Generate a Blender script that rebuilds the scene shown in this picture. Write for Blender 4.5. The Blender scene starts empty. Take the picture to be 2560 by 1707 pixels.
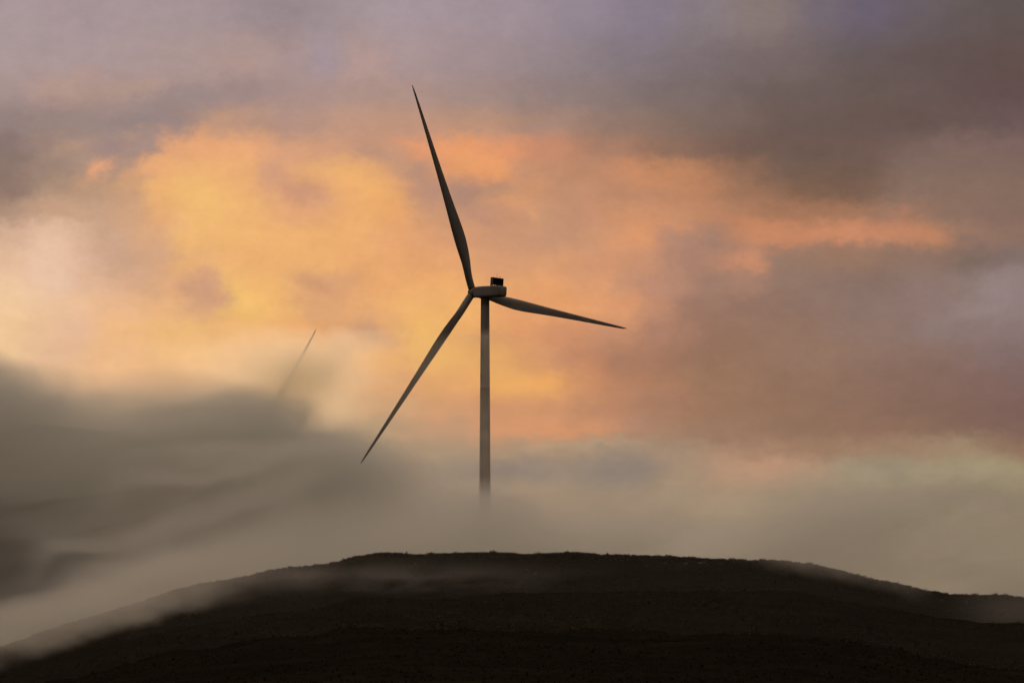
import bpy, math, random
import numpy as np
from mathutils import Matrix, Vector

random.seed(7)
rng = np.random.default_rng(11)
scene = bpy.context.scene
COL = scene.collection
R = math.radians

# ------------------------------------------------------------------ site figures
PITCH = 8.4                   # the camera looks uphill
FPX = 10909.0                 # focal length in pixels of the 2560 px wide frame
CAM = Vector((0.0, 0.0, 1.7))
K = 2560 / 2352.0             # readings were taken on a 2352 px wide view


def az_el(px, py):
    """degrees of azimuth and elevation of a reading on the 2352 px wide view"""
    a = math.degrees(math.atan((px * K - 1280) / FPX))
    e = PITCH + math.degrees(math.atan((853.5 - py * K) / FPX))
    return a, e


def srgb(r, g, b):
    def f(c):
        c /= 255.0
        return c / 12.92 if c <= 0.04045 else ((c + 0.055) / 1.055) ** 2.4
    return (f(r), f(g), f(b))


# ------------------------------------------------------------------ helpers
def link(o, parent=None):
    COL.objects.link(o)
    if parent is not None:
        o.parent = parent
    return o


def mesh_obj(name, verts, faces, mat=None, parent=None, smooth=True):
    me = bpy.data.meshes.new(name)
    me.from_pydata([tuple(map(float, v)) for v in verts], [], [tuple(map(int, f)) for f in faces])
    me.update()
    if smooth:
        me.polygons.foreach_set('use_smooth', [True] * len(me.polygons))
    if mat:
        me.materials.append(mat)
    return link(bpy.data.objects.new(name, me), parent)


def grid_mesh(name, V, nr, nc, mat, smooth=True):
    """one sheet from an (nr, nc, 3) array, made fast with numpy"""
    idx = np.arange(nr * nc).reshape(nr, nc)
    q = np.stack([idx[:-1, :-1], idx[:-1, 1:], idx[1:, 1:], idx[1:, :-1]], -1).reshape(-1, 4)
    return raw_mesh(name, V.reshape(-1, 3), q, mat, smooth)


def raw_mesh(name, V, F, mat, smooth=True):
    me = bpy.data.meshes.new(name)
    n, k = F.shape
    me.vertices.add(len(V))
    me.vertices.foreach_set('co', np.ascontiguousarray(V, dtype=np.float32).ravel())
    me.loops.add(n * k)
    me.loops.foreach_set('vertex_index', np.ascontiguousarray(F, dtype=np.int32).ravel())
    me.polygons.add(n)
    me.polygons.foreach_set('loop_start', np.arange(0, n * k, k, dtype=np.int32))
    me.polygons.foreach_set('loop_total', np.full(n, k, dtype=np.int32))
    if smooth:
        me.polygons.foreach_set('use_smooth', np.ones(n, dtype=bool))
    me.materials.append(mat)
    me.update()
    me.validate()
    return link(bpy.data.objects.new(name, me))


def tag(o, label=None, cat=None, group=None, kind=None):
    if label: o['label'] = label
    if cat: o['category'] = cat
    if group: o['group'] = group
    if kind: o['kind'] = kind
    return o


def loft(rings, cap0=True, cap1=True):
    """rings: list of equally long point lists -> verts, faces"""
    n = len(rings[0])
    V = [p for r in rings for p in r]
    F = []
    for i in range(len(rings) - 1):
        for j in range(n):
            k = (j + 1) % n
            F.append((i * n + j, i * n + k, (i + 1) * n + k, (i + 1) * n + j))
    if cap0: F.append(tuple(range(n - 1, -1, -1)))
    if cap1: F.append(tuple((len(rings) - 1) * n + j for j in range(n)))
    return V, F


# smooth value noise (numpy), period free
def vnoise(x, y, seed):
    xi = np.floor(x).astype(np.int64); yi = np.floor(y).astype(np.int64)
    fx = x - xi; fy = y - yi
    fx = fx * fx * fx * (fx * (fx * 6 - 15) + 10); fy = fy * fy * fy * (fy * (fy * 6 - 15) + 10)
    def h(a, b):
        n = (a * 374761393 + b * 668265263 + seed * 974634777) & 0xFFFFFFFF
        n = ((n ^ (n >> 13)) * 1274126177) & 0xFFFFFFFF
        return ((n ^ (n >> 16)) & 0xFFFFFF) / float(0xFFFFFF)
    a = h(xi, yi); b = h(xi + 1, yi); c = h(xi, yi + 1); d = h(xi + 1, yi + 1)
    return (a * (1 - fx) + b * fx) * (1 - fy) + (c * (1 - fx) + d * fx) * fy - 0.5


def fbm(x, y, seed, octv=4, gain=0.5):
    s = 0.0; a = 1.0
    for o in range(octv):
        s = s + a * vnoise(x * 2 ** o + 17.3 * o, y * 2 ** o - 9.1 * o, seed + o)
        a *= gain
    return s


def sstep(t):
    t = np.clip(t, 0, 1)
    return t * t * (3 - 2 * t)


def curve(pts, x):
    """smooth interpolation through points (cosine-free cubic via numpy)"""
    px = np.array([p[0] for p in pts], float); py = np.array([p[1] for p in pts], float)
    m = np.gradient(py, px)
    x = np.clip(x, px[0], px[-1])
    i = np.clip(np.searchsorted(px, x) - 1, 0, len(px) - 2)
    h = px[i + 1] - px[i]; t = (x - px[i]) / h
    return ((2 * t**3 - 3 * t**2 + 1) * py[i] + (t**3 - 2 * t**2 + t) * h * m[i]
            + (-2 * t**3 + 3 * t**2) * py[i + 1] + (t**3 - t**2) * h * m[i + 1])


# ------------------------------------------------------------------ materials
def new_mat(name):
    m = bpy.data.materials.new(name); m.use_nodes = True
    nt = m.node_tree; nt.nodes.clear()
    out = nt.nodes.new('ShaderNodeOutputMaterial')
    return m, nt, out


def paint(name, col, rough, dirt=0.25, scale=0.35):
    m, nt, out = new_mat(name)
    p = nt.nodes.new('ShaderNodeBsdfPrincipled')
    tc = nt.nodes.new('ShaderNodeTexCoord')
    mp = nt.nodes.new('ShaderNodeMapping'); mp.inputs['Scale'].default_value = (1, 1, 0.22)
    n = nt.nodes.new('ShaderNodeTexNoise'); n.inputs['Scale'].default_value = scale; n.inputs['Detail'].default_value = 6
    r = nt.nodes.new('ShaderNodeValToRGB')
    r.color_ramp.elements[0].position = 0.3; r.color_ramp.elements[1].position = 0.75
    r.color_ramp.elements[0].color = (*[c * (1 - dirt) for c in col], 1)
    r.color_ramp.elements[1].color = (*col, 1)
    nt.links.new(tc.outputs['Object'], mp.inputs['Vector']); nt.links.new(mp.outputs[0], n.inputs['Vector'])
    nt.links.new(n.outputs['Fac'], r.inputs['Fac']); nt.links.new(r.outputs['Color'], p.inputs['Base Color'])
    p.inputs['Roughness'].default_value = rough
    nt.links.new(p.outputs[0], out.inputs['Surface'])
    return m


def earth(name, cols, scale, bump):
    m, nt, out = new_mat(name)
    p = nt.nodes.new('ShaderNodeBsdfPrincipled'); p.inputs['Roughness'].default_value = 1.0
    p.inputs['Specular IOR Level'].default_value = 0.0
    tc = nt.nodes.new('ShaderNodeTexCoord')
    n = nt.nodes.new('ShaderNodeTexNoise'); n.inputs['Scale'].default_value = scale; n.inputs['Detail'].default_value = 8
    n.inputs['Roughness'].default_value = 0.65
    n2 = nt.nodes.new('ShaderNodeTexNoise'); n2.inputs['Scale'].default_value = 1.6; n2.inputs['Detail'].default_value = 5
    nt.links.new(tc.outputs['Object'], n.inputs['Vector']); nt.links.new(tc.outputs['Object'], n2.inputs['Vector'])
    mx = nt.nodes.new('ShaderNodeMath'); mx.operation = 'MULTIPLY_ADD'
    mx.inputs[1].default_value = 0.35
    nt.links.new(n2.outputs['Fac'], mx.inputs[0]); 
    sb = nt.nodes.new('ShaderNodeMath'); sb.operation = 'MULTIPLY'; sb.inputs[1].default_value = 0.65
    nt.links.new(n.outputs['Fac'], sb.inputs[0]); nt.links.new(sb.outputs[0], mx.inputs[2])
    r = nt.nodes.new('ShaderNodeValToRGB')
    e = r.color_ramp.elements
    e[0].position = 0.36; e[0].color = (*cols[0], 1); e[1].position = 0.64; e[1].color = (*cols[-1], 1)
    for i, c in enumerate(cols[1:-1]):
        x = e.new(0.36 + 0.28 * (i + 1) / (len(cols) - 1)); x.color = (*c, 1)
    nt.links.new(mx.outputs[0], r.inputs['Fac']); nt.links.new(r.outputs['Color'], p.inputs['Base Color'])
    if bump:
        b = nt.nodes.new('ShaderNodeBump'); b.inputs['Strength'].default_value = 0.8; b.inputs['Distance'].default_value = bump
        nt.links.new(n2.outputs['Fac'], b.inputs['Height']); nt.links.new(b.outputs[0], p.inputs['Normal'])
    nt.links.new(p.outputs[0], out.inputs['Surface'])
    return m


def fog_mat(name, col, density, g):
    m, nt, out = new_mat(name)
    v = nt.nodes.new('ShaderNodeVolumePrincipled')
    v.inputs['Color'].default_value = (*col, 1)
    v.inputs['Density'].default_value = density
    v.inputs['Anisotropy'].default_value = g
    nt.links.new(v.outputs[0], out.inputs['Volume'])
    m.cycles.homogeneous_volume = True
    return m


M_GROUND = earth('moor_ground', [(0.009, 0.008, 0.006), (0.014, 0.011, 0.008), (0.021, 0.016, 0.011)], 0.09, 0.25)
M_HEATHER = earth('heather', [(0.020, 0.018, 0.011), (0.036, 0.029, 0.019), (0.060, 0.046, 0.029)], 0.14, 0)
def leafy(m):
    """lets light through thin leaves"""
    nt = m.node_tree
    p = next(n for n in nt.nodes if n.type == 'BSDF_PRINCIPLED'); out = next(n for n in nt.nodes if n.type == 'OUTPUT_MATERIAL')
    t = nt.nodes.new('ShaderNodeBsdfTranslucent'); mx = nt.nodes.new('ShaderNodeMixShader'); mx.inputs[0].default_value = 0.4
    nt.links.new(p.inputs['Base Color'].links[0].from_socket, t.inputs['Color'])
    nt.links.new(p.outputs[0], mx.inputs[1]); nt.links.new(t.outputs[0], mx.inputs[2]); nt.links.new(mx.outputs[0], out.inputs['Surface'])


leafy(M_HEATHER)
M_ROCK = earth('rock', [(0.05, 0.047, 0.042), (0.09, 0.085, 0.076), (0.14, 0.13, 0.115)], 2.0, 0.05)
M_PAINT = paint('shaded_turbine_paint', (0.23, 0.20, 0.185), 0.55)  # white paint darkened evenly, backlit shade put into the base colour
M_BLADE = paint('shaded_blade_paint', (0.23, 0.20, 0.185), 0.5, 0.18)  # blades darkened the same way, backlit shade in the colour
M_HATCH = paint('hatch_paint', (0.30, 0.28, 0.27), 0.5)
M_BLACK = paint('radiator_black', (0.012, 0.012, 0.013), 0.6)
M_STEEL = paint('galvanised_steel', (0.12, 0.12, 0.12), 0.5)

# ------------------------------------------------------------------ terrain
RIDGE = [(-900, 1600), (-250, 1560), (0, 1497), (100, 1462), (200, 1430), (300, 1399), (390, 1367), (480, 1346), (560, 1331),
         (640, 1313), (720, 1304), (770, 1298), (810, 1284), (870, 1275), (950, 1278), (1050, 1276), (1130, 1274), (1200, 1277),
         (1300, 1275), (1400, 1278), (1500, 1281), (1600, 1284), (1700, 1288), (1800, 1293), (1870, 1303), (1930, 1318),
         (2000, 1333), (2080, 1351), (2160, 1367), (2250, 1373), (2300, 1373), (2352, 1383), (2600, 1440), (3300, 1560)]
YR = 700.0
# crest height in metres along the ridge line 700 m off
RX = np.array([(p[0] * K - 1280) / FPX * YR / math.cos(R(PITCH)) for p in RIDGE])
RZ = np.array([CAM.z + YR * math.tan(R(az_el(*p)[1])) for p in RIDGE])
RCURVE = list(zip(RX, RZ))
PROF = [(0, .36), (.15, .52), (.3, .685), (.45, .825), (.55, .878), (.63, .896), (.7, .872), (.78, .888), (.86, .936), (.93, .979),
        (1.0, 1.0), (1.08, .985), (1.3, .90), (1.7, .73), (2.0, .63)]
PROF2 = [(0, .36), (.15, .52), (.3, .685), (.45, .80), (.55, .855), (.63, .893), (.7, .92), (.78, .95), (.86, .974), (.93, .992),
         (1.0, 1.0), (1.08, .985), (1.3, .90), (1.7, .73), (2.0, .63)]


def terrain(x, y):
    x = np.asarray(x, float); y = np.asarray(y, float)
    # the spur narrows downhill, so its flanks fall away on both sides
    zr = curve(RCURVE, x / np.clip(y / YR, 0.3, 1.0) ** 0.93) - CAM.z
    far = np.maximum(np.abs(x) - 160, 0)
    zr = zr * np.exp(-(far / 500.0) ** 2) + 30 * (1 - np.exp(-(far / 500.0) ** 2))
    s = np.clip(y, 0, 1400) / YR
    fold = np.exp(-((x + 22) / 34.0) ** 2)
    r = curve(PROF, s) * fold + curve(PROF2, s) * (1 - fold)
    z = CAM.z - 1.6 + zr * r * s + 1.6 * sstep(s * 3)
    # upland plateau beyond, the hill on the left and far country
    t = sstep((y - 1000) / 500.0)
    z = z * (1 - t) + 86 * t
    z = z + 186 * np.exp(-(((y - 2150) / 520.0) ** 2)) * (1 / (1 + np.exp((x + 82) / 28.0))) * np.exp(-((x + 420) / 900.0) ** 4)
    z = z + 10 * fbm(x / 420.0, y / 420.0, 3) * sstep((y - 1300) / 600.0)
    # relief, rougher close to the crest
    z = z + 1.1 * fbm(x / 26.0, y / 60.0, 21, 3) * sstep((y - 20) / 60.0) * (1 - sstep((y - 640) / 50.0) * 0.6)
    z = z + 0.42 * fbm(x / 3.2, y / 5.0, 31, 4, 0.6) * (np.abs(x) < 400)
    return z


xs = np.concatenate([-np.geomspace(9000, 135, 26), np.arange(-130, 130.01, 0.5), np.geomspace(135, 9000, 26)])
ys = np.concatenate([np.linspace(-1500, 0, 9)[:-1], np.arange(0, 200, 10), np.arange(200, 640, 0.7), np.arange(640, 730, 0.4),
                     np.arange(732, 1000, 8), np.geomspace(1000, 14000, 90)])
X, Y = np.meshgrid(xs, ys)
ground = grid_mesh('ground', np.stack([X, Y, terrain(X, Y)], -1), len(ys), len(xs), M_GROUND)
tag(ground, 'dark moorland hillside rising to a bare rounded crest', 'ground', kind='structure')


def heather():
    n = 110000
    y = 190 + (722 - 190) * rng.random(n) ** 0.85
    half = 8 + y * 0.135
    x = (rng.random(n) * 2 - 1) * half
    # growth in patches
    keep = rng.random(n) < np.clip(0.55 + 1.5 * fbm(x / 14.0, y / 30.0, 77, 3), 0.12, 1)
    # and a band along the skyline
    m = 14000
    y2 = 676 + 34 * rng.random(m); x2 = (rng.random(m) * 2 - 1) * 105
    x = np.concatenate([x[keep], x2]); y = np.concatenate([y[keep], y2])
    n = len(x)
    z = terrain(x, y)
    size = (0.10 + 0.20 * rng.random(n) ** 2) * np.where(y > 660, 1.5, 0.65)
    size = np.where((y > 660) & (rng.random(n) < 0.035), size * 1.5, size)
    nb = 7
    V = []; F = []
    ang = rng.random((n, nb)) * 2 * np.pi
    lean = 0.35 + 0.9 * rng.random((n, nb))
    hh = size[:, None] * (0.6 + 0.6 * rng.random((n, nb)))
    wd = size[:, None] * (0.35 + 0.3 * rng.random((n, nb)))
    ca, sa = np.cos(ang), np.sin(ang)
    bx = x[:, None] + ca * size[:, None] * 0.25; by = y[:, None] + sa * size[:, None] * 0.25; bz = np.repeat(z[:, None] - 0.05, nb, 1)
    p0 = np.stack([bx - sa * wd / 2, by + ca * wd / 2, bz], -1)
    p1 = np.stack([bx + sa * wd / 2, by - ca * wd / 2, bz], -1)
    p2 = np.stack([bx + ca * hh * lean + sa * wd * .3, by + sa * hh * lean - ca * wd * .3, bz + hh + .05], -1)
    p3 = np.stack([bx + ca * hh * lean * .8 - sa * wd * .35, by + sa * hh * lean * .8 + ca * wd * .35, bz + hh * .8 + .05], -1)
    V = np.stack([p0, p1, p2, p3], 2).reshape(-1, 3)
    F = np.arange(len(V)).reshape(-1, 4)
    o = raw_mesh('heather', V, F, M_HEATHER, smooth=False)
    tag(o, 'low dark heather and grass tufts covering the hillside', 'heather', kind='stuff')


heather()


def rocks():
    def rock_mesh(seed):
        import bmesh
        bm = bmesh.new()
        bmesh.ops.create_icosphere(bm, subdivisions=3, radius=0.5)
        r = random.Random(seed)
        pl = [(Vector((r.gauss(0, 1), r.gauss(0, 1), r.gauss(0, 1))).normalized(), 0.28 + 0.16 * r.random()) for _ in range(11)]
        for v in bm.verts:
            for nrm, d in pl:
                k = v.co.dot(nrm) - d
                if k > 0: v.co -= nrm * k
            v.co.z *= 0.7
        me = bpy.data.meshes.new('rock'); bm.to_mesh(me); bm.free(); me.materials.append(M_ROCK)
        return me
    meshes = [rock_mesh(s) for s in range(4)]
    spots = []
    for cx, cy, sx, sy, n in ((27, 655, 7, 14, 13), (21, 668, 16, 7, 7), (2, 610, 5, 10, 3), (60, 610, 12, 20, 8), (45, 600, 12, 30, 5), (-1, 672, 12, 8, 4)):
        for _ in range(n):
            spots.append((random.gauss(cx, sx * .6), random.gauss(cy, sy * .6)))
    for i, (x, y) in enumerate(spots):
        o = link(bpy.data.objects.new('rock', meshes[i % 4]))
        s = random.choice((0.3, 0.36, 0.45, 0.6))
        o.location = (x, y, float(terrain(x, y)) + 0.12 * s)
        o.scale = (s * random.uniform(.9, 1.5), s, s * random.uniform(.7, 1.0))
        o.rotation_euler = (random.uniform(-.2, .2), random.uniform(-.2, .2), random.uniform(0, 6.28))
        tag(o, 'small pale stone lying among the dark heather near the hill crest', 'stone', 'pale stones scattered on the hill')


rocks()

# ------------------------------------------------------------------ wind turbines
YAW = 41.8
TILT = R(7)             # rotor shaft
NTILT = R(4.6)          # nacelle housing
OVER = 5.2                    # rotor overhang


def tower_mesh(h):
    prof = []
    r_top, r_bot = 1.20, 1.95
    n = 28
    for i in range(n + 1):
        z = h * i / n
        prof.append((r_bot + (r_top - r_bot) * (z / h) ** 0.9, z))
    flanges = (h * .25, h * .5, h * .76)
    rows = []
    for r, z in prof: rows.append((r, z))
    for f in flanges:
        r = r_bot + (r_top - r_bot) * (f / h) ** 0.9
        rows += [(r, f - .14), (r + .025, f - .1), (r + .025, f + .1), (r - .004, f + .14)]
    rows.sort(key=lambda t: t[1])
    rows += [(r_top + .12, h + .001), (r_top + .12, h + .35)]
    N = 40
    rings = [[(r * math.cos(2 * math.pi * j / N), r * math.sin(2 * math.pi * j / N), z) for j in range(N)] for r, z in rows]
    return loft(rings)


def rrect(w, h, y, cz, e=5.0, N=40, cx=0.0):
    pts = []
    for j in range(N):
        t = 2 * math.pi * j / N
        c, s = math.cos(t), math.sin(t)
        pts.append((cx + w / 2 * math.copysign(abs(c) ** (2 / e), c), y, cz + h / 2 * math.copysign(abs(s) ** (2 / e), s)))
    return pts


def nacelle_mesh():
    st = [(-7.42, 2.2, 1.7, 0.10, 4), (-7.36, 2.9, 2.45, 0.06, 5), (-7.15, 3.35, 2.85, 0.02, 6), (-6.7, 3.5, 3.0, 0.0, 7),
          (-5.2, 3.56, 3.06, 0, 7), (-2.5, 3.58, 3.1, 0, 7), (0, 3.56, 3.14, -0.02, 7), (1.8, 3.46, 3.12, -.02, 6),
          (2.8, 3.25, 3.02, -.02, 5), (3.25, 2.9, 2.8, 0, 4), (3.42, 2.5, 2.5, 0, 2.6)]
    rings = [rrect(w, h, y, cz, e) for y, w, h, cz, e in st]
    return loft([r[::-1] for r in rings])


def spinner_mesh():
    prof = [(3.46, 1.15), (3.55, 1.38), (3.9, 1.46), (4.6, 1.52), (5.2, 1.50), (5.7, 1.36), (6.15, 1.08), (6.45, .72), (6.6, .34), (6.64, .04)]
    N = 36
    rings = [[(r * math.cos(2 * math.pi * j / N), y, r * math.sin(2 * math.pi * j / N)) for j in range(N)][::-1] for y, r in prof]
    return loft(rings)


def box(x0, x1, y0, y1, z0, z1, b=0.0):
    """box with chamfered vertical and horizontal edges"""
    if b <= 0:
        V = [(x, y, z) for z in (z0, z1) for y in (y0, y1) for x in (x0, x1)]
        F = [(0, 2, 3, 1), (4, 5, 7, 6), (0, 1, 5, 4), (2, 6, 7, 3), (0, 4, 6, 2), (1, 3, 7, 5)]
        return V, F
    def ring(d, z):
        return [(x0 + d + b, y0 + d, z), (x1 - d - b, y0 + d, z), (x1 - d, y0 + d + b, z), (x1 - d, y1 - d - b, z),
                (x1 - d - b, y1 - d, z), (x0 + d + b, y1 - d, z), (x0 + d, y1 - d - b, z), (x0 + d, y0 + d + b, z)]
    return loft([ring(b, z0), ring(0, z0 + b), ring(0, z1 - b), ring(b, z1)])


def join(parts):
    V = []; F = []
    for v, f in parts:
        o = len(V); V += list(v); F += [tuple(i + o for i in q) for q in f]
    return V, F


CH = [(1.2, 2.0), (3, 2.0), (6, 2.15), (9, 2.6), (12, 3.1), (15, 3.38), (18, 3.32), (22, 2.98), (26, 2.6), (30, 2.26), (35, 1.92), (40, 1.62),
      (46, 1.28), (52, .95), (56, .70), (58.6, .46), (59.6, .25), (60, .06)]
TW = [(1.2, 20), (9, 20), (15, 17), (22, 12), (30, 8), (40, 4.5), (50, 2), (60, 0)]
TK = [(1.2, 1.0), (4, 1.0), (7, .84), (10, .6), (15, .38), (22, .28), (35, .22), (60, .18)]
PITCHB = 3.0


def blade_mesh():
    rings = []
    rs = np.concatenate([np.arange(1.2, 58, 0.8), [58.4, 58.9, 59.3, 59.6, 59.85, 60]])
    N = 32
    for r in rs:
        c = float(curve(CH, np.array([r]))[0]); tk = float(curve(TK, np.array([r]))[0]); tw = R(float(curve(TW, np.array([r]))[0]) + PITCHB)
        circ = max(0.0, min(1.0, (9.5 - r) / 6.5)); circ = circ * circ * (3 - 2 * circ)
        pre = 0.012 * r + 0.9 * (r / 60) ** 2.2
        pts = []
        for j in range(N):
            t = 2 * math.pi * j / N
            # airfoil section: u along the chord (0 leading edge), thickness both sides
            u = 0.5 * (1 - math.cos(t)); u_a = u
            yt = tk * (1.4845 * math.sqrt(max(u, 0)) - .63 * u - 1.758 * u**2 + 1.4215 * u**3 - .5075 * u**4)
            side = 1 if t < math.pi else -1
            ax = (u_a - 0.30) * c; ay = side * yt * c * (1.15 if side < 0 else 0.85)
            cx = -math.cos(t) * c / 2; cy = math.sin(t) * c / 2
            px = ax * (1 - circ) + cx * circ; py = ay * (1 - circ) + cy * circ
            qx = px * math.cos(tw) + py * math.sin(tw); qy = -px * math.sin(tw) + py * math.cos(tw)
            pts.append((qx, qy + pre, float(r) * 1.018))
        rings.append(pts)
    return loft(rings)


def make_turbine(hub, phis, label, group):
    """hub: world place of the rotor centre"""
    yaw = R(YAW)
    ax = Vector((-math.sin(yaw), math.cos(yaw), 0))
    tw = Vector(hub) - ax * OVER * math.cos(TILT)
    bz = float(terrain(tw.x, tw.y)) - 0.4
    zc = hub[2] - OVER * math.sin(TILT) - bz          # nacelle axis over the tower
    root = bpy.data.objects.new('wind_turbine', None); link(root)
    root.location = (tw.x, tw.y, bz); root.rotation_euler = (0, 0, yaw)
    tag(root, label, 'wind turbine', group)
    nac = Matrix.Translation((0, 0, zc)) @ Matrix.Rotation(TILT, 4, 'X')
    hou = Matrix.Translation((0, 0, zc + .1)) @ Matrix.Rotation(NTILT, 4, 'X')

    def part(name, vf, mat, parent=root, mtx=nac, smooth=True):
        o = mesh_obj(name, vf[0], vf[1], mat, parent, smooth)
        if mtx is not None: o.matrix_local = mtx
        return o
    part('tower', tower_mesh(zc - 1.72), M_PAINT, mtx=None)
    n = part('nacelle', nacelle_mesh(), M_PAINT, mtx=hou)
    I = Matrix.Identity(4)
    part('rear_hatch', box(-1.0, 1.0, -7.455, -7.40, 0.12, 0.8, .02), M_HATCH, n, I, False)
    part('yaw_collar', loft([[(r * math.cos(2 * math.pi * j / 36), r * math.sin(2 * math.pi * j / 36), z) for j in range(36)]
                             for r, z in ((1.42, -1.80), (1.5, -1.75), (1.5, -1.53), (1.46, -1.50))]), M_STEEL, n, I)
    # cooler frame across the back of the roof, open under its floor
    fr = [box(-2.0, -1.84, -5.3, -4.25, 1.46, 3.72, .03), box(1.84, 2.0, -5.3, -4.25, 1.46, 3.72, .03),
          box(-2.0, 2.0, -5.32, -4.23, 3.62, 3.78, .04),
          box(-0.9, -0.8, -4.9, -4.7, 1.5, 2.0), box(0.8, 0.9, -4.9, -4.7, 1.5, 2.0), box(-1.84, 1.84, -5.25, -4.3, 1.76, 1.83),
          box(0.1, 1.84, -5.2, -4.35, 1.5, 1.76)]
    c = part('cooler', join(fr), M_STEEL, n, I, False)
    fins = [box(-1.83, 1.83, -4.95, -4.55, 1.84, 3.61)]
    for k in range(17):
        x = -1.76 + k * 0.22
        fins.append(box(x - .02, x + .02, -5.12, -4.951, 1.87, 3.58))
    part('radiator_core', join(fins), M_BLACK, n, I, False)
    part('antenna', join([box(-.1, -.06, -4.8, -4.76, 3.7, 5.0), box(-.14, -.02, -4.84, -4.72, 3.79, 3.9)]), M_STEEL, n, I, False)
    part('anemometer', join([box(1.06, 1.12, -4.8, -4.74, 3.7, 4.15), box(.9, 1.28, -4.82, -4.72, 4.15, 4.24, .03), box(.88, .98, -4.85, -4.7, 4.24, 4.38, .03)]),
         M_STEEL, n, I, False)
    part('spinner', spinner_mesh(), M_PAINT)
    bme = None
    for ph in phis:
        if bme is None:
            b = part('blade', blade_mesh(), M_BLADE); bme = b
        else:
            b = bme.copy(); link(b, root)
        b.matrix_local = nac @ Matrix.Translation((0, OVER, 0)) @ Matrix.Rotation(R(90 - ph), 4, 'Y')
    return root


def at(px, py, D):
    """world point at distance D (along the ground) for a reading on the 2560 px photo"""
    a, e = az_el(px / K, py / K)
    return (D * math.tan(R(a)) / math.cos(R(PITCH)), D, CAM.z + D * math.tan(R(e)))


make_turbine(at(1182, 731, 1204), (116.2, 236.2, 356.2),
             'near wind turbine darkened as if backlit, whole rotor in view, tower foot lost in fog behind the crest', 'wind turbines on the ridge')
make_turbine(at(606, 1153, 1604), (59.0, 179.0, 299.0),
             'distant wind turbine buried in the fog bank with only one faint blade tip showing', 'wind turbines on the ridge')

# ------------------------------------------------------------------ fog banks (closed bodies of even density, thickest in their middle)
def fog_bank(label, D, x0, x1, y0, y1, tau, mat, density, step=6, lean=0.0, bulge=0.12):
    """tau(px, py): optical depth wanted at readings of the 2352 px view -> metres of fog round distance D"""
    gx = np.arange(x0, x1 + step, step); gy = np.arange(y0, y1 + step, step)
    PX, PY = np.meshgrid(gx.astype(float), gy.astype(float))
    T = np.maximum(tau(PX, PY), 0)
    w = np.minimum.reduce([(PX - x0) / 40.0, (x1 - PX) / 40.0, (PY - y0) / 40.0, (y1 - PY) / 40.0])
    t = T * sstep(w) / density + max(0.04, 0.012 / density)
    a = (PX * K - 1280) / FPX / math.cos(R(PITCH))
    e = np.tan(R(PITCH) + np.arctan((853.5 - PY * K) / FPX))
    nr, nc = PX.shape
    wob = (30 if D > 800 else 3) * fbm(PX / 300.0, PY / 120.0, 5, 2)
    yf = D + wob - t * bulge; yb = D + wob + t * (1 - bulge)
    front = np.stack([a * D, yf, CAM.z + D * e], -1).reshape(-1, 3)
    back = np.stack([a * D, yb, CAM.z + D * e], -1).reshape(-1, 3)
    idx = np.arange(nr * nc).reshape(nr, nc); o = nr * nc
    q = np.stack([idx[:-1, :-1], idx[1:, :-1], idx[1:, 1:], idx[:-1, 1:]], -1).reshape(-1, 4)
    F = [q, q[:, ::-1] + o]
    rim = np.concatenate([idx[0, :], idx[1:, -1], idx[-1, -2::-1], idx[-2:0:-1, 0]])
    rn = np.roll(rim, -1)
    F.append(np.stack([rim, rn, rn + o, rim + o], -1))
    ob = raw_mesh('fog_bank', np.concatenate([front, back]), np.concatenate(F), mat, True)
    tag(ob, label, 'fog', kind='stuff')
    return ob


RD = 0.05
FOGC = (0.985, 0.966, 0.925)
M_FOG = fog_mat('fog', FOGC, RD, 0.75)
M_FOGN = fog_mat('ground_mist', FOGC, 0.3, 0.75)
M_FOGW = fog_mat('thin_fog', (0.99, 0.94, 0.86), RD, 0.85)
M_FOGS = fog_mat('sunlit_cloud', (1.0, 0.955, 0.84), RD, 0.93)
M_FOGD = fog_mat('thick_fog', (0.905, 0.897, 0.872), RD, 0.7)


def top_edge(pts, w, px, py, n1=26, n2=10, s1=260., s2=90., seed=1):
    e = curve(pts, px) + n1 * fbm(px / s1, py / (s1 * .5), seed, 3) + n2 * fbm(px / s2, py / (s2 * .5), seed + 9, 3)
    return sstep((py - e) / w)


def tau_valley(px, py):
    near = np.exp(-((px - 1115) / 150.0) ** 2)
    w = 190 - 110 * near
    e = curve([(-300, 1180), (0, 1190), (500, 1150), (800, 1110), (1000, 1098), (1115, 1098), (1300, 1092), (1500, 1095), (1800, 1075),
               (2352, 1050), (2700, 1040)], px)
    e = e + 14 * fbm(px / 300., py / 150., 3, 3) + 16 * fbm(px / 110., py / 60., 12, 3)
    t = sstep((py - e) / w)
    q = px + 1.9 * py; r = py + 0.42 * px              # streaks climbing to the right
    m = 1 + 1.5 * fbm(q / 800.0, r / 110.0, 14, 4) * (1 - near) + 1.0 * fbm(px / 190. + py / 110., py / 60., 19, 4) * (1 - .6 * near)
    left = 0.05 + 0.95 * sstep((px + (py - 1200) * 1.2 - 150) / 750)
    v = py + 34 * fbm(px / 170., py / 90., 71, 3)
    st = np.zeros_like(px)
    for c, k, sg, x0, x1, a in ((1452, .30, 44, -400, 1000, .55), (1300, .28, 26, -50, 800, .55), (1190, .22, 24, 150, 900, .5), (1118, .16, 16, 250, 700, .4), (1010, .10, 18, 150, 620, .25)):
        st += a * np.exp(-((v - (c - k * px)) / sg) ** 2) * sstep((px - x0) / 250) * (1 - sstep((px - x1 + 250) / 250))
    return 3.8 * t * np.clip(m, .35, 1.7) * left * (1 + .5 * near) + 1.5 * st


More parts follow.
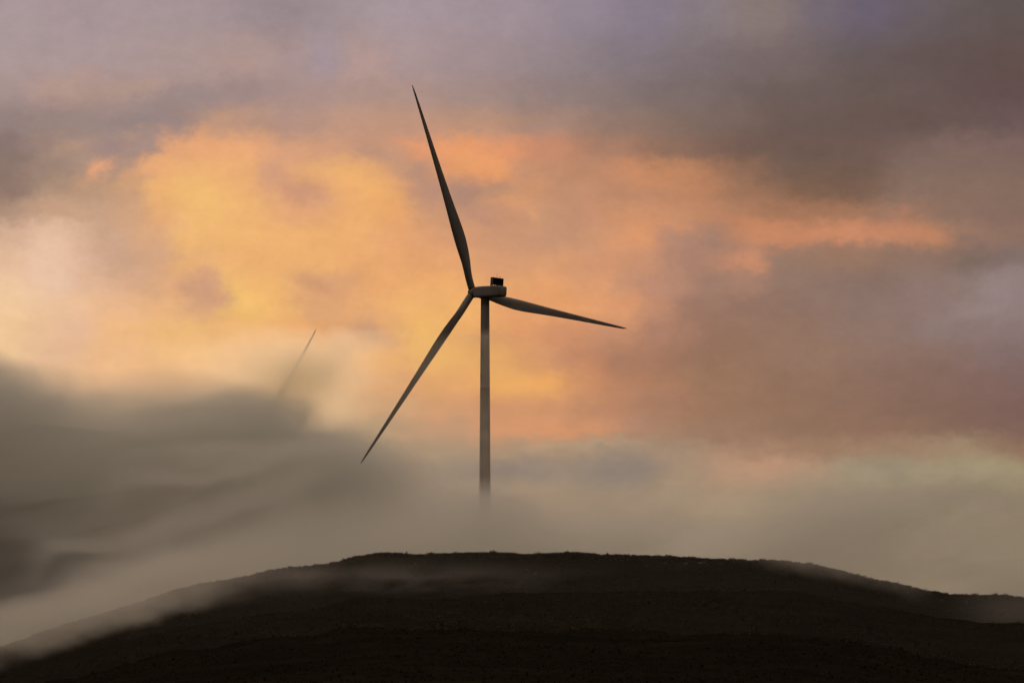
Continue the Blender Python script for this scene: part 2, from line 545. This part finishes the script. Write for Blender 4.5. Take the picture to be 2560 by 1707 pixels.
def tau_veil(px, py):
    t = top_edge([(600, 850), (900, 800), (1115, 760), (1250, 790), (1450, 850)], 45, px, py, 14, 5, 150, 60, 5)
    side = sstep((px - 820) / 160) * (1 - sstep((px - 1180) / 240))
    return 0.26 * t * side * (1 + .5 * fbm(px / 130., py / 70., 15, 3)) * (0.75 + .25 * sstep((py - 900) / 200))


def tau_left(px, py):
    e = curve([(-300, 750), (0, 790), (60, 818), (120, 832), (200, 840), (350, 842), (500, 836), (600, 842), (680, 864), (760, 906), (850, 950),
               (950, 1005), (1050, 1085), (1200, 1160)], px)
    e = e + 24 * fbm(px / 280., py / 170., 7, 2) + 16 * fbm(px / 120., py / 80., 16, 3)
    w = 100 + 90 * sstep((px - 600) / 300)
    e = e + 12
    t = sstep((py - e) / w)
    d = py - e
    q = px + 1.9 * py; r = py + 0.30 * px
    m = 1 + 1.1 * fbm(q / 800.0, r / 120.0, 23, 3) + 0.9 * fbm(q / 260., r / 105., 27, 4)
    deep = 1 - 0.9 * sstep((d - 170) / 290) * (1 - sstep((px - 30) / 400))
    return 4.8 * t * np.clip(m, .6, 1.6) * deep


def tau_t2(px, py):
    # a cloud lying along the blade and thickening downwards
    c = 725 - (py - 757) * 0.58
    g = np.exp(-(np.abs(px - c + 20) / 135.0) ** 2)
    t = sstep((py - 742 - 12 * fbm(px / 60., py / 60., 41, 3)) / 70)
    return 3.0 * g * t * (1 - sstep((py - 900) / 150))


def ridge_y(px):
    return curve(RIDGE, px)


def tau_flank(px, py):
    d = py - ridge_y(px) + 26 * fbm(px / 120., py / 60., 51, 3)
    left = 1 - sstep((px - 300) / 420)
    right = sstep((px - 1640) / 200) * (1 - sstep((px - 2000) / 160))
    prof = sstep((d + 120) / 80) * (1 - sstep((d + 50) / 105))
    prof2 = sstep((d + 120) / 80) * (1 - sstep((d + 62) / 90))
    return prof * 1.9 * left + prof2 * 0.75 * right


def tau_wisp(px, py):
    m = np.clip(0.5 + 1.7 * fbm(px / 190. + py / 160., py / 45., 61, 4), 0, 1.3)
    e = np.exp(-((px - 860) / 330.0) ** 2) * np.exp(-((py - 1335) / 38.0) ** 2)
    e2 = np.exp(-((px - 690) / 70.0) ** 2) * np.exp(-((py - 1325) / 26.0) ** 2)
    e3 = np.exp(-((px - 2330) / 110.0) ** 2) * np.exp(-((py - 1400) / 50.0) ** 2)
    return 0.17 * e * m + 0.22 * e2 + 0.16 * e3


fog_bank('pale fog filling the valley behind the crest and hiding the tower foot', 960, -420, 2780, 900, 1640, tau_valley, M_FOG, RD, 8)
fog_bank('thin fog veil drifting across the lower tower and the lower blade', 1130, 700, 1560, 700, 1240, tau_veil, M_FOGW, RD, 5)
fog_bank('dark grey fog bank covering the hill on the left', 1420, -420, 1320, 740, 1640, tau_left, M_FOGD, RD, 8)
fog_bank('bright thin cloud hiding all but the blade tip of the far turbine', 1520, 120, 1120, 690, 1150, tau_t2, M_FOGS, RD, 5)
fog_bank('low mist rolling over the flanks of the dark hill', 330, -420, 2800, 1180, 1680, tau_flank, M_FOGN, 0.3, 6)
fog_bank('faint mist wisps drifting over the dark slope below the crest', 520, 300, 2800, 1210, 1560, tau_wisp, M_FOGN, 0.3, 6)

# ------------------------------------------------------------------ sky
ROWS = {
    -330: [(0, 120, 112, 122), (1200, 122, 114, 124), (2352, 96, 92, 104)],
    -120: [(0, 150, 138, 142), (900, 150, 138, 146), (1500, 128, 120, 134), (2352, 96, 90, 96)],
    30: [(0, 168, 152, 152), (100, 168, 150, 150), (400, 166, 149, 149), (640, 150, 136, 138), (760, 158, 143, 145), (900, 166, 151, 154), (1150, 160, 145, 149),
         (1350, 146, 135, 144), (1500, 135, 125, 136), (1620, 136, 125, 128), (1780, 134, 120, 114), (1900, 116, 106, 112), (2010, 107, 98, 110), (2120, 104, 95, 98), (2250, 100, 90, 87), (2352, 97, 87, 83)],
    150: [(0, 170, 152, 149), (200, 170, 151, 149), (400, 172, 151, 145), (560, 174, 149, 139), (680, 170, 148, 144), (745, 164, 147, 151), (820, 178, 151, 142), (950, 168, 147, 145),
          (1100, 160, 141, 141), (1250, 148, 133, 134), (1450, 131, 120, 123), (1600, 124, 112, 112), (1780, 118, 105, 102), (2000, 102, 91, 87), (2200, 98, 84, 80), (2352, 98, 82, 76)],
    215: [(0, 165, 145, 139), (120, 175, 148, 136), (260, 172, 147, 135), (420, 158, 138, 134), (560, 160, 138, 133), (720, 172, 146, 137), (900, 174, 146, 133), (1080, 163, 140, 131),
          (1300, 142, 125, 120), (1550, 124, 110, 106), (1800, 110, 96, 90), (2050, 103, 89, 83), (2352, 98, 80, 76)],
    285: [(0, 148, 130, 124), (100, 152, 132, 124), (220, 158, 138, 130), (340, 150, 132, 128), (440, 168, 140, 126), (520, 188, 150, 126), (650, 178, 145, 128), (800, 190, 150, 126),
          (950, 190, 148, 122), (1100, 186, 146, 120), (1250, 168, 136, 118), (1450, 142, 119, 105), (1650, 122, 104, 93), (1850, 108, 91, 83), (2100, 104, 86, 80), (2352, 104, 86, 82)],
    345: [(0, 138, 119, 112), (70, 158, 134, 120), (150, 172, 143, 124), (230, 158, 135, 126), (320, 172, 142, 126), (380, 214, 160, 122), (450, 232, 168, 118), (560, 232, 170, 119), (650, 216, 161, 124),
          (780, 206, 156, 124), (880, 200, 152, 122), (960, 218, 152, 112), (1060, 232, 158, 106), (1150, 222, 151, 106), (1260, 198, 140, 108), (1400, 172, 129, 104), (1550, 140, 110, 92), (1750, 116, 94, 82),
          (1950, 112, 91, 80), (2120, 120, 100, 90), (2250, 126, 104, 94), (2352, 124, 102, 94)],
    395: [(0, 140, 118, 108), (90, 160, 134, 118), (160, 168, 140, 124), (240, 176, 144, 126), (290, 190, 150, 124), (360, 234, 172, 118), (450, 238, 178, 118), (560, 234, 173, 118), (620, 218, 162, 124),
          (700, 226, 168, 118), (800, 232, 172, 114), (890, 216, 160, 116), (960, 188, 144, 120), (1050, 226, 155, 106), (1120, 230, 156, 104), (1200, 196, 143, 112), (1350, 188, 136, 106), (1470, 200, 139, 102), (1580, 192, 134, 98), (1700, 150, 111, 88),
          (1850, 120, 95, 81), (2000, 114, 91, 79), (2130, 128, 105, 94), (2352, 128, 104, 94)],
    440: [(0, 142, 117, 105), (90, 172, 142, 120), (200, 186, 149, 122), (280, 208, 160, 120), (340, 238, 178, 116), (440, 240, 186, 114), (540, 236, 178, 116), (610, 222, 164, 122), (690, 208, 152, 118), (760, 228, 168, 116), (840, 236, 173, 110), (910, 222, 160, 112),
          (970, 190, 144, 120), (1060, 176, 136, 116), (1130, 196, 145, 112), (1210, 212, 152, 110), (1300, 194, 142, 112), (1450, 188, 136, 106), (1600, 188, 132, 98), (1720, 158, 116, 90), (1860, 128, 98, 80), (2000, 122, 95, 80), (2130, 136, 110, 96), (2352, 134, 107, 95)],
    495: [(0, 176, 144, 122), (100, 200, 160, 132), (200, 200, 160, 132), (300, 212, 164, 126), (360, 234, 174, 118), (440, 240, 186, 112), (560, 236, 178, 116), (700, 224, 165, 118), (820, 236, 173, 112), (900, 232, 166, 110), (980, 206, 152, 116),
          (1080, 190, 142, 116), (1180, 200, 146, 113), (1240, 198, 148, 114), (1320, 196, 143, 114), (1440, 206, 146, 108), (1550, 200, 142, 107), (1680, 180, 128, 98), (1800, 164, 117, 90), (1960, 162, 117, 90), (2080, 168, 122, 98), (2200, 142, 113, 98), (2352, 136, 108, 96)],
    545: [(0, 212, 173, 146), (90, 224, 184, 156), (160, 222, 182, 152), (250, 206, 166, 138), (340, 218, 168, 128), (420, 238, 180, 114), (520, 238, 180, 114), (650, 236, 176, 114), (800, 236, 175, 114), (920, 228, 164, 114), (1050, 212, 155, 116),
          (1160, 204, 150, 116), (1290, 198, 147, 117), (1400, 204, 148, 112), (1470, 216, 150, 108), (1550, 186, 138, 114), (1640, 166, 128, 110), (1740, 196, 134, 99), (1850, 198, 135, 101), (1950, 202, 137, 102), (2060, 196, 134, 101), (2150, 186, 130, 98), (2250, 150, 117, 100), (2352, 142, 112, 98)],
    600: [(0, 226, 186, 154), (110, 232, 193, 166), (180, 222, 180, 152), (260, 206, 164, 136), (350, 212, 165, 130), (430, 230, 174, 120), (560, 236, 176, 114), (720, 236, 176, 114), (880, 232, 167, 112), (1000, 226, 162, 112), (1150, 212, 154, 114),
          (1280, 214, 155, 112), (1400, 208, 149, 113), (1480, 202, 146, 114), (1580, 174, 132, 112), (1680, 178, 130, 106), (1730, 192, 136, 107), (1800, 150, 120, 104), (1950, 152, 118, 98), (2120, 142, 114, 100), (2240, 128, 107, 97), (2352, 130, 110, 104)],
    655: [(0, 236, 196, 158), (110, 234, 195, 166), (200, 224, 180, 148), (300, 214, 168, 134), (400, 224, 170, 124), (460, 206, 156, 126), (520, 234, 180, 114), (600, 238, 180, 112), (690, 220, 164, 118), (760, 216, 160, 118), (880, 234, 170, 112), (1020, 236, 172, 110),
          (1160, 228, 164, 110), (1270, 226, 160, 109), (1360, 216, 154, 112), (1450, 200, 146, 115), (1530, 182, 135, 112), (1640, 158, 123, 106), (1720, 168, 128, 108), (1820, 146, 118, 104), (2000, 138, 113, 102), (2200, 140, 118, 110), (2300, 148, 128, 124), (2352, 146, 127, 124)],
    705: [(0, 238, 198, 156), (120, 236, 194, 156), (240, 232, 182, 140), (370, 232, 178, 128), (460, 214, 162, 124), (540, 242, 192, 108), (620, 238, 182, 112), (720, 222, 165, 118), (830, 228, 168, 114), (950, 238, 178, 110), (1060, 238, 176, 108), (1180, 228, 160, 108),
          (1300, 228, 160, 108), (1430, 216, 152, 110), (1520, 190, 138, 110), (1600, 158, 120, 102), (1780, 146, 115, 100), (2000, 140, 115, 105), (2180, 142, 119, 112), (2320, 148, 129, 126), (2352, 146, 127, 124)],
    765: [(0, 240, 200, 152), (100, 236, 192, 152), (165, 230, 184, 150), (260, 238, 184, 132), (400, 238, 184, 122), (550, 236, 178, 116), (680, 232, 170, 112), (780, 224, 164, 114), (850, 204, 155, 118), (900, 222, 164, 112), (965, 240, 184, 106), (1060, 238, 174, 106), (1170, 226, 157, 106),
          (1290, 210, 146, 106), (1420, 192, 138, 107), (1520, 172, 126, 103), (1650, 150, 114, 95), (1820, 146, 114, 97), (2000, 142, 116, 104), (2200, 140, 118, 112), (2352, 140, 118, 116)],
    820: [(0, 238, 198, 152), (130, 228, 184, 148), (260, 238, 186, 136), (420, 238, 186, 128), (600, 234, 174, 114), (780, 232, 168, 110), (900, 236, 174, 108), (1010, 242, 182, 104), (1120, 240, 174, 102), (1210, 226, 157, 102), (1320, 198, 138, 103), (1460, 170, 123, 98), (1650, 150, 114, 93),
          (1850, 148, 116, 98), (2100, 140, 112, 100), (2352, 132, 110, 106)],
    880: [(0, 230, 190, 148), (250, 236, 186, 140), (600, 226, 172, 122), (760, 222, 168, 118), (900, 226, 166, 114), (1020, 236, 170, 106), (1150, 242, 174, 100), (1260, 236, 164, 98), (1340, 206, 143, 101), (1450, 178, 127, 98), (1650, 154, 117, 93), (1850, 146, 113, 94), (2100, 138, 108, 94), (2352, 128, 102, 96)],
    935: [(0, 210, 175, 138), (600, 210, 170, 130), (760, 206, 166, 126), (900, 212, 164, 120), (1030, 224, 160, 112), (1150, 216, 150, 106), (1270, 212, 147, 104), (1380, 188, 134, 102), (1520, 166, 123, 98), (1750, 150, 115, 92), (1950, 142, 110, 92), (2200, 132, 102, 89), (2352, 126, 97, 90)],
    985: [(0, 190, 160, 130), (700, 190, 158, 124), (880, 186, 155, 121), (1020, 200, 153, 118), (1150, 222, 155, 110), (1250, 220, 151, 106), (1350, 204, 144, 106), (1480, 172, 131, 106), (1650, 154, 120, 98), (1850, 145, 113, 92), (2050, 142, 110, 91), (2250, 130, 101, 88), (2352, 126, 97, 88)],
    1035: [(0, 170, 150, 124), (800, 172, 149, 120), (1000, 172, 147, 120), (1150, 176, 146, 118), (1270, 178, 146, 117), (1400, 164, 140, 116), (1550, 166, 139, 115), (1700, 168, 133, 108), (1850, 158, 124, 100), (2050, 156, 126, 102), (2200, 158, 134, 108), (2352, 142, 112, 92)],
    1085: [(0, 150, 136, 114), (900, 158, 138, 116), (1050, 150, 134, 117), (1180, 142, 127, 115), (1300, 152, 134, 116), (1440, 142, 127, 116), (1560, 164, 140, 116), (1720, 184, 146, 119), (1850, 170, 142, 117), (1980, 158, 142, 118), (2150, 158, 142, 118), (2352, 158, 142, 114)],
    1150: [(0, 140, 128, 110), (1000, 158, 140, 117), (1200, 172, 147, 121), (1400, 158, 137, 115), (1650, 172, 147, 119), (1900, 148, 132, 110), (2200, 140, 126, 104), (2352, 148, 134, 106)],
    1240: [(0, 120, 110, 95), (1000, 150, 135, 115), (1600, 150, 135, 114), (2352, 134, 122, 98)],
}


# centre, half width, half height (2352 px readings), slope in degrees, colour, strength
PUFFS = [
    (210, 398, 42, 17, 35, (240, 168, 120), .75), (150, 345, 60, 12, 25, (186, 150, 126), .4), (285, 312, 45, 11, 12, (186, 152, 130), .5),
    (250, 285, 150, 22, 18, (148, 130, 126), .5), (60, 420, 90, 26, 30, (146, 122, 112), .4), (130, 190, 90, 18, 12, (186, 154, 138), .4), (330, 205, 110, 16, 14, (184, 154, 138), .4),
    (470, 225, 150, 20, 12, (156, 136, 132), .5), (330, 385, 55, 16, 30, (236, 170, 118), .6), (420, 335, 70, 22, 32, (236, 170, 118), .55),
    (300, 340, 70, 20, 35, (164, 140, 132), .5), (260, 470, 70, 30, 20, (190, 154, 130), .4),
    (435, 500, 55, 90, 0, (240, 185, 120), .6), (690, 438, 75, 20, -28, (204, 152, 122), .75), (620, 395, 22, 34, -30, (206, 154, 126), .5),
    (800, 415, 90, 26, -18, (240, 180, 112), .55), (885, 455, 40, 40, 0, (238, 174, 108), .5), (945, 440, 26, 55, 15, (190, 145, 122), .45), (880, 360, 110, 20, -18, (186, 146, 124), .5),
    (1080, 368, 85, 21, -14, (234, 162, 110), .55), (960, 332, 60, 9, -14, (232, 158, 114), .5), (1130, 432, 90, 17, -6, (176, 136, 116), .5), (1160, 462, 46, 13, 0, (226, 160, 112), .5),
    (1225, 490, 16, 22, 0, (226, 160, 112), .4), (545, 692, 52, 24, -42, (243, 191, 112), .7), (470, 676, 62, 24, -24, (206, 155, 124), .75), (725, 662, 72, 17, -26, (210, 154, 114), .65),
    (865, 772, 50, 19, -22, (202, 149, 112), .75), (965, 800, 45, 26, -20, (244, 186, 104), .5), (120, 590, 40, 55, 10, (232, 192, 164), .4), (220, 570, 60, 45, 0, (204, 164, 138), .4),
    (370, 560, 30, 60, -25, (212, 166, 132), .45), (1235, 885, 70, 22, -12, (246, 178, 98), .55), (1180, 860, 60, 50, -25, (246, 180, 100), .4), (1290, 990, 90, 12, 0, (226, 152, 102), .45),
    (1950, 541, 170, 22, -3, (204, 138, 102), .35), (1760, 520, 120, 15, -12, (196, 133, 96), .5), (1560, 520, 70, 11, -18, (212, 148, 108), .45), (1640, 558, 85, 18, -10, (164, 128, 110), .35),
    (1718, 606, 52, 16, -4, (206, 143, 108), .65), (1450, 535, 55, 24, 25, (222, 154, 108), .5), (1530, 422, 80, 15, -4, (204, 140, 100), .5), (2095, 492, 20, 14, 0, (196, 132, 98), .5),
    (1380, 680, 36, 60, -20, (228, 160, 110), .5), (1440, 720, 40, 40, 0, (222, 154, 110), .4), (1330, 640, 60, 16, -10, (204, 148, 114), .3), (1960, 580, 200, 14, -3, (146, 116, 100), .5),
    (2280, 700, 110, 22, 22, (150, 131, 130), .5), (2080, 460, 80, 60, 45, (138, 114, 102), .35), (1900, 340, 220, 60, 10, (104, 87, 80), .4), (2200, 880, 150, 40, 0, (132, 102, 92), .3),
    (1420, 1058, 80, 24, 6, (136, 124, 116), .55), (1160, 1068, 110, 24, 0, (138, 126, 118), .55), (1760, 1064, 90, 13, -4, (192, 148, 120), .55), (1320, 1026, 180, 10, 4, (184, 160, 128), .4),
    (2060, 1090, 60, 22, -35, (142, 130, 112), .4), (2250, 1070, 110, 26, 5, (164, 148, 116), .5), (1640, 1010, 140, 16, 0, (148, 114, 92), .4),
    (810, 130, 26, 60, -20, (182, 152, 144), .35), (750, 150, 50, 30, 0, (160, 146, 154), .4), (545, 120, 130, 30, -10, (172, 148, 144), .3), (180, 70, 30, 26, 30, (156, 142, 148), .4),
]


def build_world():
    w = bpy.data.worlds.new('World'); scene.world = w; w.use_nodes = True
    nt = w.node_tree; nt.nodes.clear(); N = nt.nodes.new; L = nt.links.new

    def math_(op, a, b=None, c=None, clamp=False):
        n = N('ShaderNodeMath'); n.operation = op; n.use_clamp = clamp
        for i, v in enumerate((a, b, c)):
            if v is None: continue
            if isinstance(v, (int, float)): n.inputs[i].default_value = v
            else: L(v, n.inputs[i])
        return n.outputs[0]

    def sm(v, a, b):
        n = N('ShaderNodeMapRange'); n.interpolation_type = 'SMOOTHSTEP'
        L(v, n.inputs['Value']); n.inputs['From Min'].default_value = a; n.inputs['From Max'].default_value = b
        return n.outputs[0]

    def mix(f, a, b, blend='MIX'):
        n = N('ShaderNodeMix'); n.data_type = 'RGBA'; n.blend_type = blend
        if isinstance(f, (int, float)): n.inputs[0].default_value = f
        else: L(f, n.inputs[0])
        for v, i in ((a, 6), (b, 7)):
            if isinstance(v, tuple): n.inputs[i].default_value = (*v, 1)
            else: L(v, n.inputs[i])
        return n.outputs[2]

    tc = N('ShaderNodeTexCoord')
    sep = N('ShaderNodeSeparateXYZ'); L(tc.outputs['Generated'], sep.inputs[0])
    dx, dy, dz = sep.outputs
    az = math_('MULTIPLY', math_('ARCTAN2', dx, dy), 57.29578)
    el = math_('MULTIPLY', math_('ARCSINE', dz), 57.29578)
    cv = N('ShaderNodeCombineXYZ'); L(az, cv.inputs[0]); L(el, cv.inputs[1])

    def noise(scale, sx, sy, detail, rough=0.55, off=0.0):
        mp = N('ShaderNodeMapping'); mp.inputs['Scale'].default_value = (sx, sy, 1); mp.inputs['Location'].default_value = (off, off * .7, off * .3)
        mp.inputs['Rotation'].default_value = (0, 0, R(8))
        L(cv.outputs[0], mp.inputs[0])
        n = N('ShaderNodeTexNoise'); n.inputs['Scale'].default_value = scale; n.inputs['Detail'].default_value = detail
        n.inputs['Roughness'].default_value = rough
        L(mp.outputs[0], n.inputs['Vector'])
        return n

    n1 = noise(1.5, 0.9, 1.3, 8, 0.68, 3.1)
    s1 = N('ShaderNodeSeparateColor'); L(n1.outputs['Color'], s1.inputs[0])
    # windblown edges: the cloud chart is read at places shifted by noise
    n4 = noise(6.5, 0.9, 1.2, 7, 0.65, 5.3)
    s4 = N('ShaderNodeSeparateColor'); L(n4.outputs['Color'], s4.inputs[0])
    waz = math_('MULTIPLY_ADD', math_('SUBTRACT', s1.outputs[0], 0.5), 0.62, math_('MULTIPLY_ADD', math_('SUBTRACT', s4.outputs[0], 0.5), 0.26, az))
    wel = math_('MULTIPLY_ADD', math_('SUBTRACT', s1.outputs[1], 0.5), 0.42, math_('MULTIPLY_ADD', math_('SUBTRACT', s4.outputs[1], 0.5), 0.22, el))
    AZ = 8.0
    u = math_('MULTIPLY_ADD', waz, 1 / (2 * AZ), 0.5, clamp=True)
    col = None; prev = None
    for y in sorted(ROWS, reverse=True):
        e_ = az_el(0, y)[1]
        n = N('ShaderNodeValToRGB'); cr = n.color_ramp; cr.interpolation = 'EASE'
        pts = [(p[0], p[1] + 1, p[2] - 1, p[3] + 1) for p in ROWS[y]] if y < 350 else ROWS[y]
        st = [((az_el(p[0], y)[0] + AZ) / (2 * AZ), srgb(*p[1:])) for p in pts]
        cr.elements[0].position = st[0][0]; cr.elements[0].color = (*st[0][1], 1)
        cr.elements[1].position = st[-1][0]; cr.elements[1].color = (*st[-1][1], 1)
        for p, c in st[1:-1]:
            x = cr.elements.new(p); x.color = (*c, 1)
        L(u, n.inputs['Fac'])
        if col is None: col = n.outputs['Color']
        else: col = mix(sm(wel, prev, e_), col, n.outputs['Color'])
        prev = e_
    # single puffs, streaks and shaded hollows
    wv = N('ShaderNodeCombineXYZ'); L(waz, wv.inputs[0]); L(wel, wv.inputs[1])
    for cx, cy_, rx, ry, rot, c, k_ in PUFFS:
        a_, e_ = az_el(cx, cy_); sc = K / 190.4
        mp = N('ShaderNodeMapping'); mp.vector_type = 'TEXTURE'
        mp.inputs['Location'].default_value = (a_, e_, 0); mp.inputs['Rotation'].default_value = (0, 0, R(rot))
        mp.inputs['Scale'].default_value = (rx * sc, ry * sc, 1)
        L(wv.outputs[0], mp.inputs[0])
        dt = N('ShaderNodeVectorMath'); dt.operation = 'DOT_PRODUCT'; L(mp.outputs[0], dt.inputs[0]); L(mp.outputs[0], dt.inputs[1])
        g = math_('MULTIPLY', math_('POWER', 0.3679, dt.outputs['Value']), k_)
        col = mix(g, col, srgb(*c))
    # fine cloud texture
    n2 = noise(2.2, 0.9, 1.3, 8, 0.66, 9.7)
    v = math_('MULTIPLY_ADD', math_('SUBTRACT', n2.outputs['Fac'], 0.5), 0.26, 1.0)
    v = math_('MULTIPLY_ADD', math_('SUBTRACT', s4.outputs[2], 0.5), 0.13, v)
    cl = N('ShaderNodeVectorMath'); cl.operation = 'SCALE'; L(col, cl.inputs[0]); L(v, cl.inputs['Scale'])
    front = cl.outputs[0]

    # the rest of the overcast dome: paler overhead, dim to the sides and behind
    n3 = noise(0.05, 1, 1, 3, 0.5, 1.0)
    top = mix(sm(el, 12.0, 50.0), srgb(140, 126, 122), srgb(205, 190, 168))
    side = mix(sm(az, -60.0, 40.0), srgb(150, 118, 100), srgb(110, 96, 94))
    ahead = mix(sm(el, 4.0, 25.0), side, top)
    back = mix(sm(el, 10.0, 60.0), srgb(70, 60, 54), srgb(205, 190, 168))
    rest = mix(sm(dy, -0.25, 0.6), back, ahead)
    va = math_('MULTIPLY_ADD', math_('SUBTRACT', n3.outputs['Fac'], 0.5), 0.5, 1.0)
    rs = N('ShaderNodeVectorMath'); rs.operation = 'SCALE'; L(rest, rs.inputs[0]); L(va, rs.inputs['Scale'])
    absaz = math_('ABSOLUTE', az)
    k = math_('MULTIPLY', math_('SUBTRACT', 1.0, sm(absaz, 8.0, 22.0)), math_('SUBTRACT', 1.0, sm(el, 14.0, 24.0)))
    clouds = mix(k, rs.outputs[0], front)

    sky = N('ShaderNodeTexSky'); sky.sky_type = 'NISHITA'; sky.sun_disc = False
    sky.sun_elevation = R(SUN_EL); sky.sun_rotation = R(SUN_AZ)
    blue = N('ShaderNodeVectorMath'); blue.operation = 'SCALE'; L(sky.outputs[0], blue.inputs[0]); blue.inputs['Scale'].default_value = 0.05
    cover = math_('MULTIPLY_ADD', k, 0.06, 0.94)
    final = mix(cover, blue.outputs[0], clouds)
    bg = N('ShaderNodeBackground'); bg.inputs['Strength'].default_value = 1.0
    L(final, bg.inputs['Color'])
    out = N('ShaderNodeOutputWorld'); L(bg.outputs[0], out.inputs['Surface'])
    w.cycles.sampling_method = 'MANUAL'; w.cycles.sample_map_resolution = 512


SUN_EL, SUN_AZ = 11.0, -4.0
build_world()

sun = bpy.data.lights.new('sun', 'SUN'); sun.energy = 0.06; sun.angle = R(12); sun.color = (1.0, 0.72, 0.46)
so = bpy.data.objects.new('sun', sun); link(so)
d = Vector((math.sin(R(SUN_AZ)) * math.cos(R(SUN_EL)), math.cos(R(SUN_AZ)) * math.cos(R(SUN_EL)), math.sin(R(SUN_EL))))
so.rotation_euler = (-d).to_track_quat('-Z', 'Y').to_euler()
so.location = (-100, -50, 120)

# ------------------------------------------------------------------ camera and render settings
cam = bpy.data.cameras.new('camera'); cam.sensor_width = 36.0
cam.lens = 36.0 * FPX / 2560.0
cam.clip_start = 0.5; cam.clip_end = 40000
co = bpy.data.objects.new('camera', cam); link(co)
co.location = CAM; co.rotation_euler = (R(90 + PITCH), 0, 0)
scene.camera = co

scene.view_settings.view_transform = 'Standard'
scene.view_settings.look = 'None'
scene.view_settings.exposure = 0.0
scene.view_settings.gamma = 1.0
cy = scene.cycles
cy.use_denoising = True
cy.use_adaptive_sampling = True
cy.adaptive_threshold = 0.03
cy.max_bounces = 10
cy.diffuse_bounces = 2
cy.glossy_bounces = 2
cy.volume_bounces = 6
cy.transparent_max_bounces = 32
cy.caustics_reflective = False
cy.caustics_refractive = False
cy.sample_clamp_indirect = 4.0
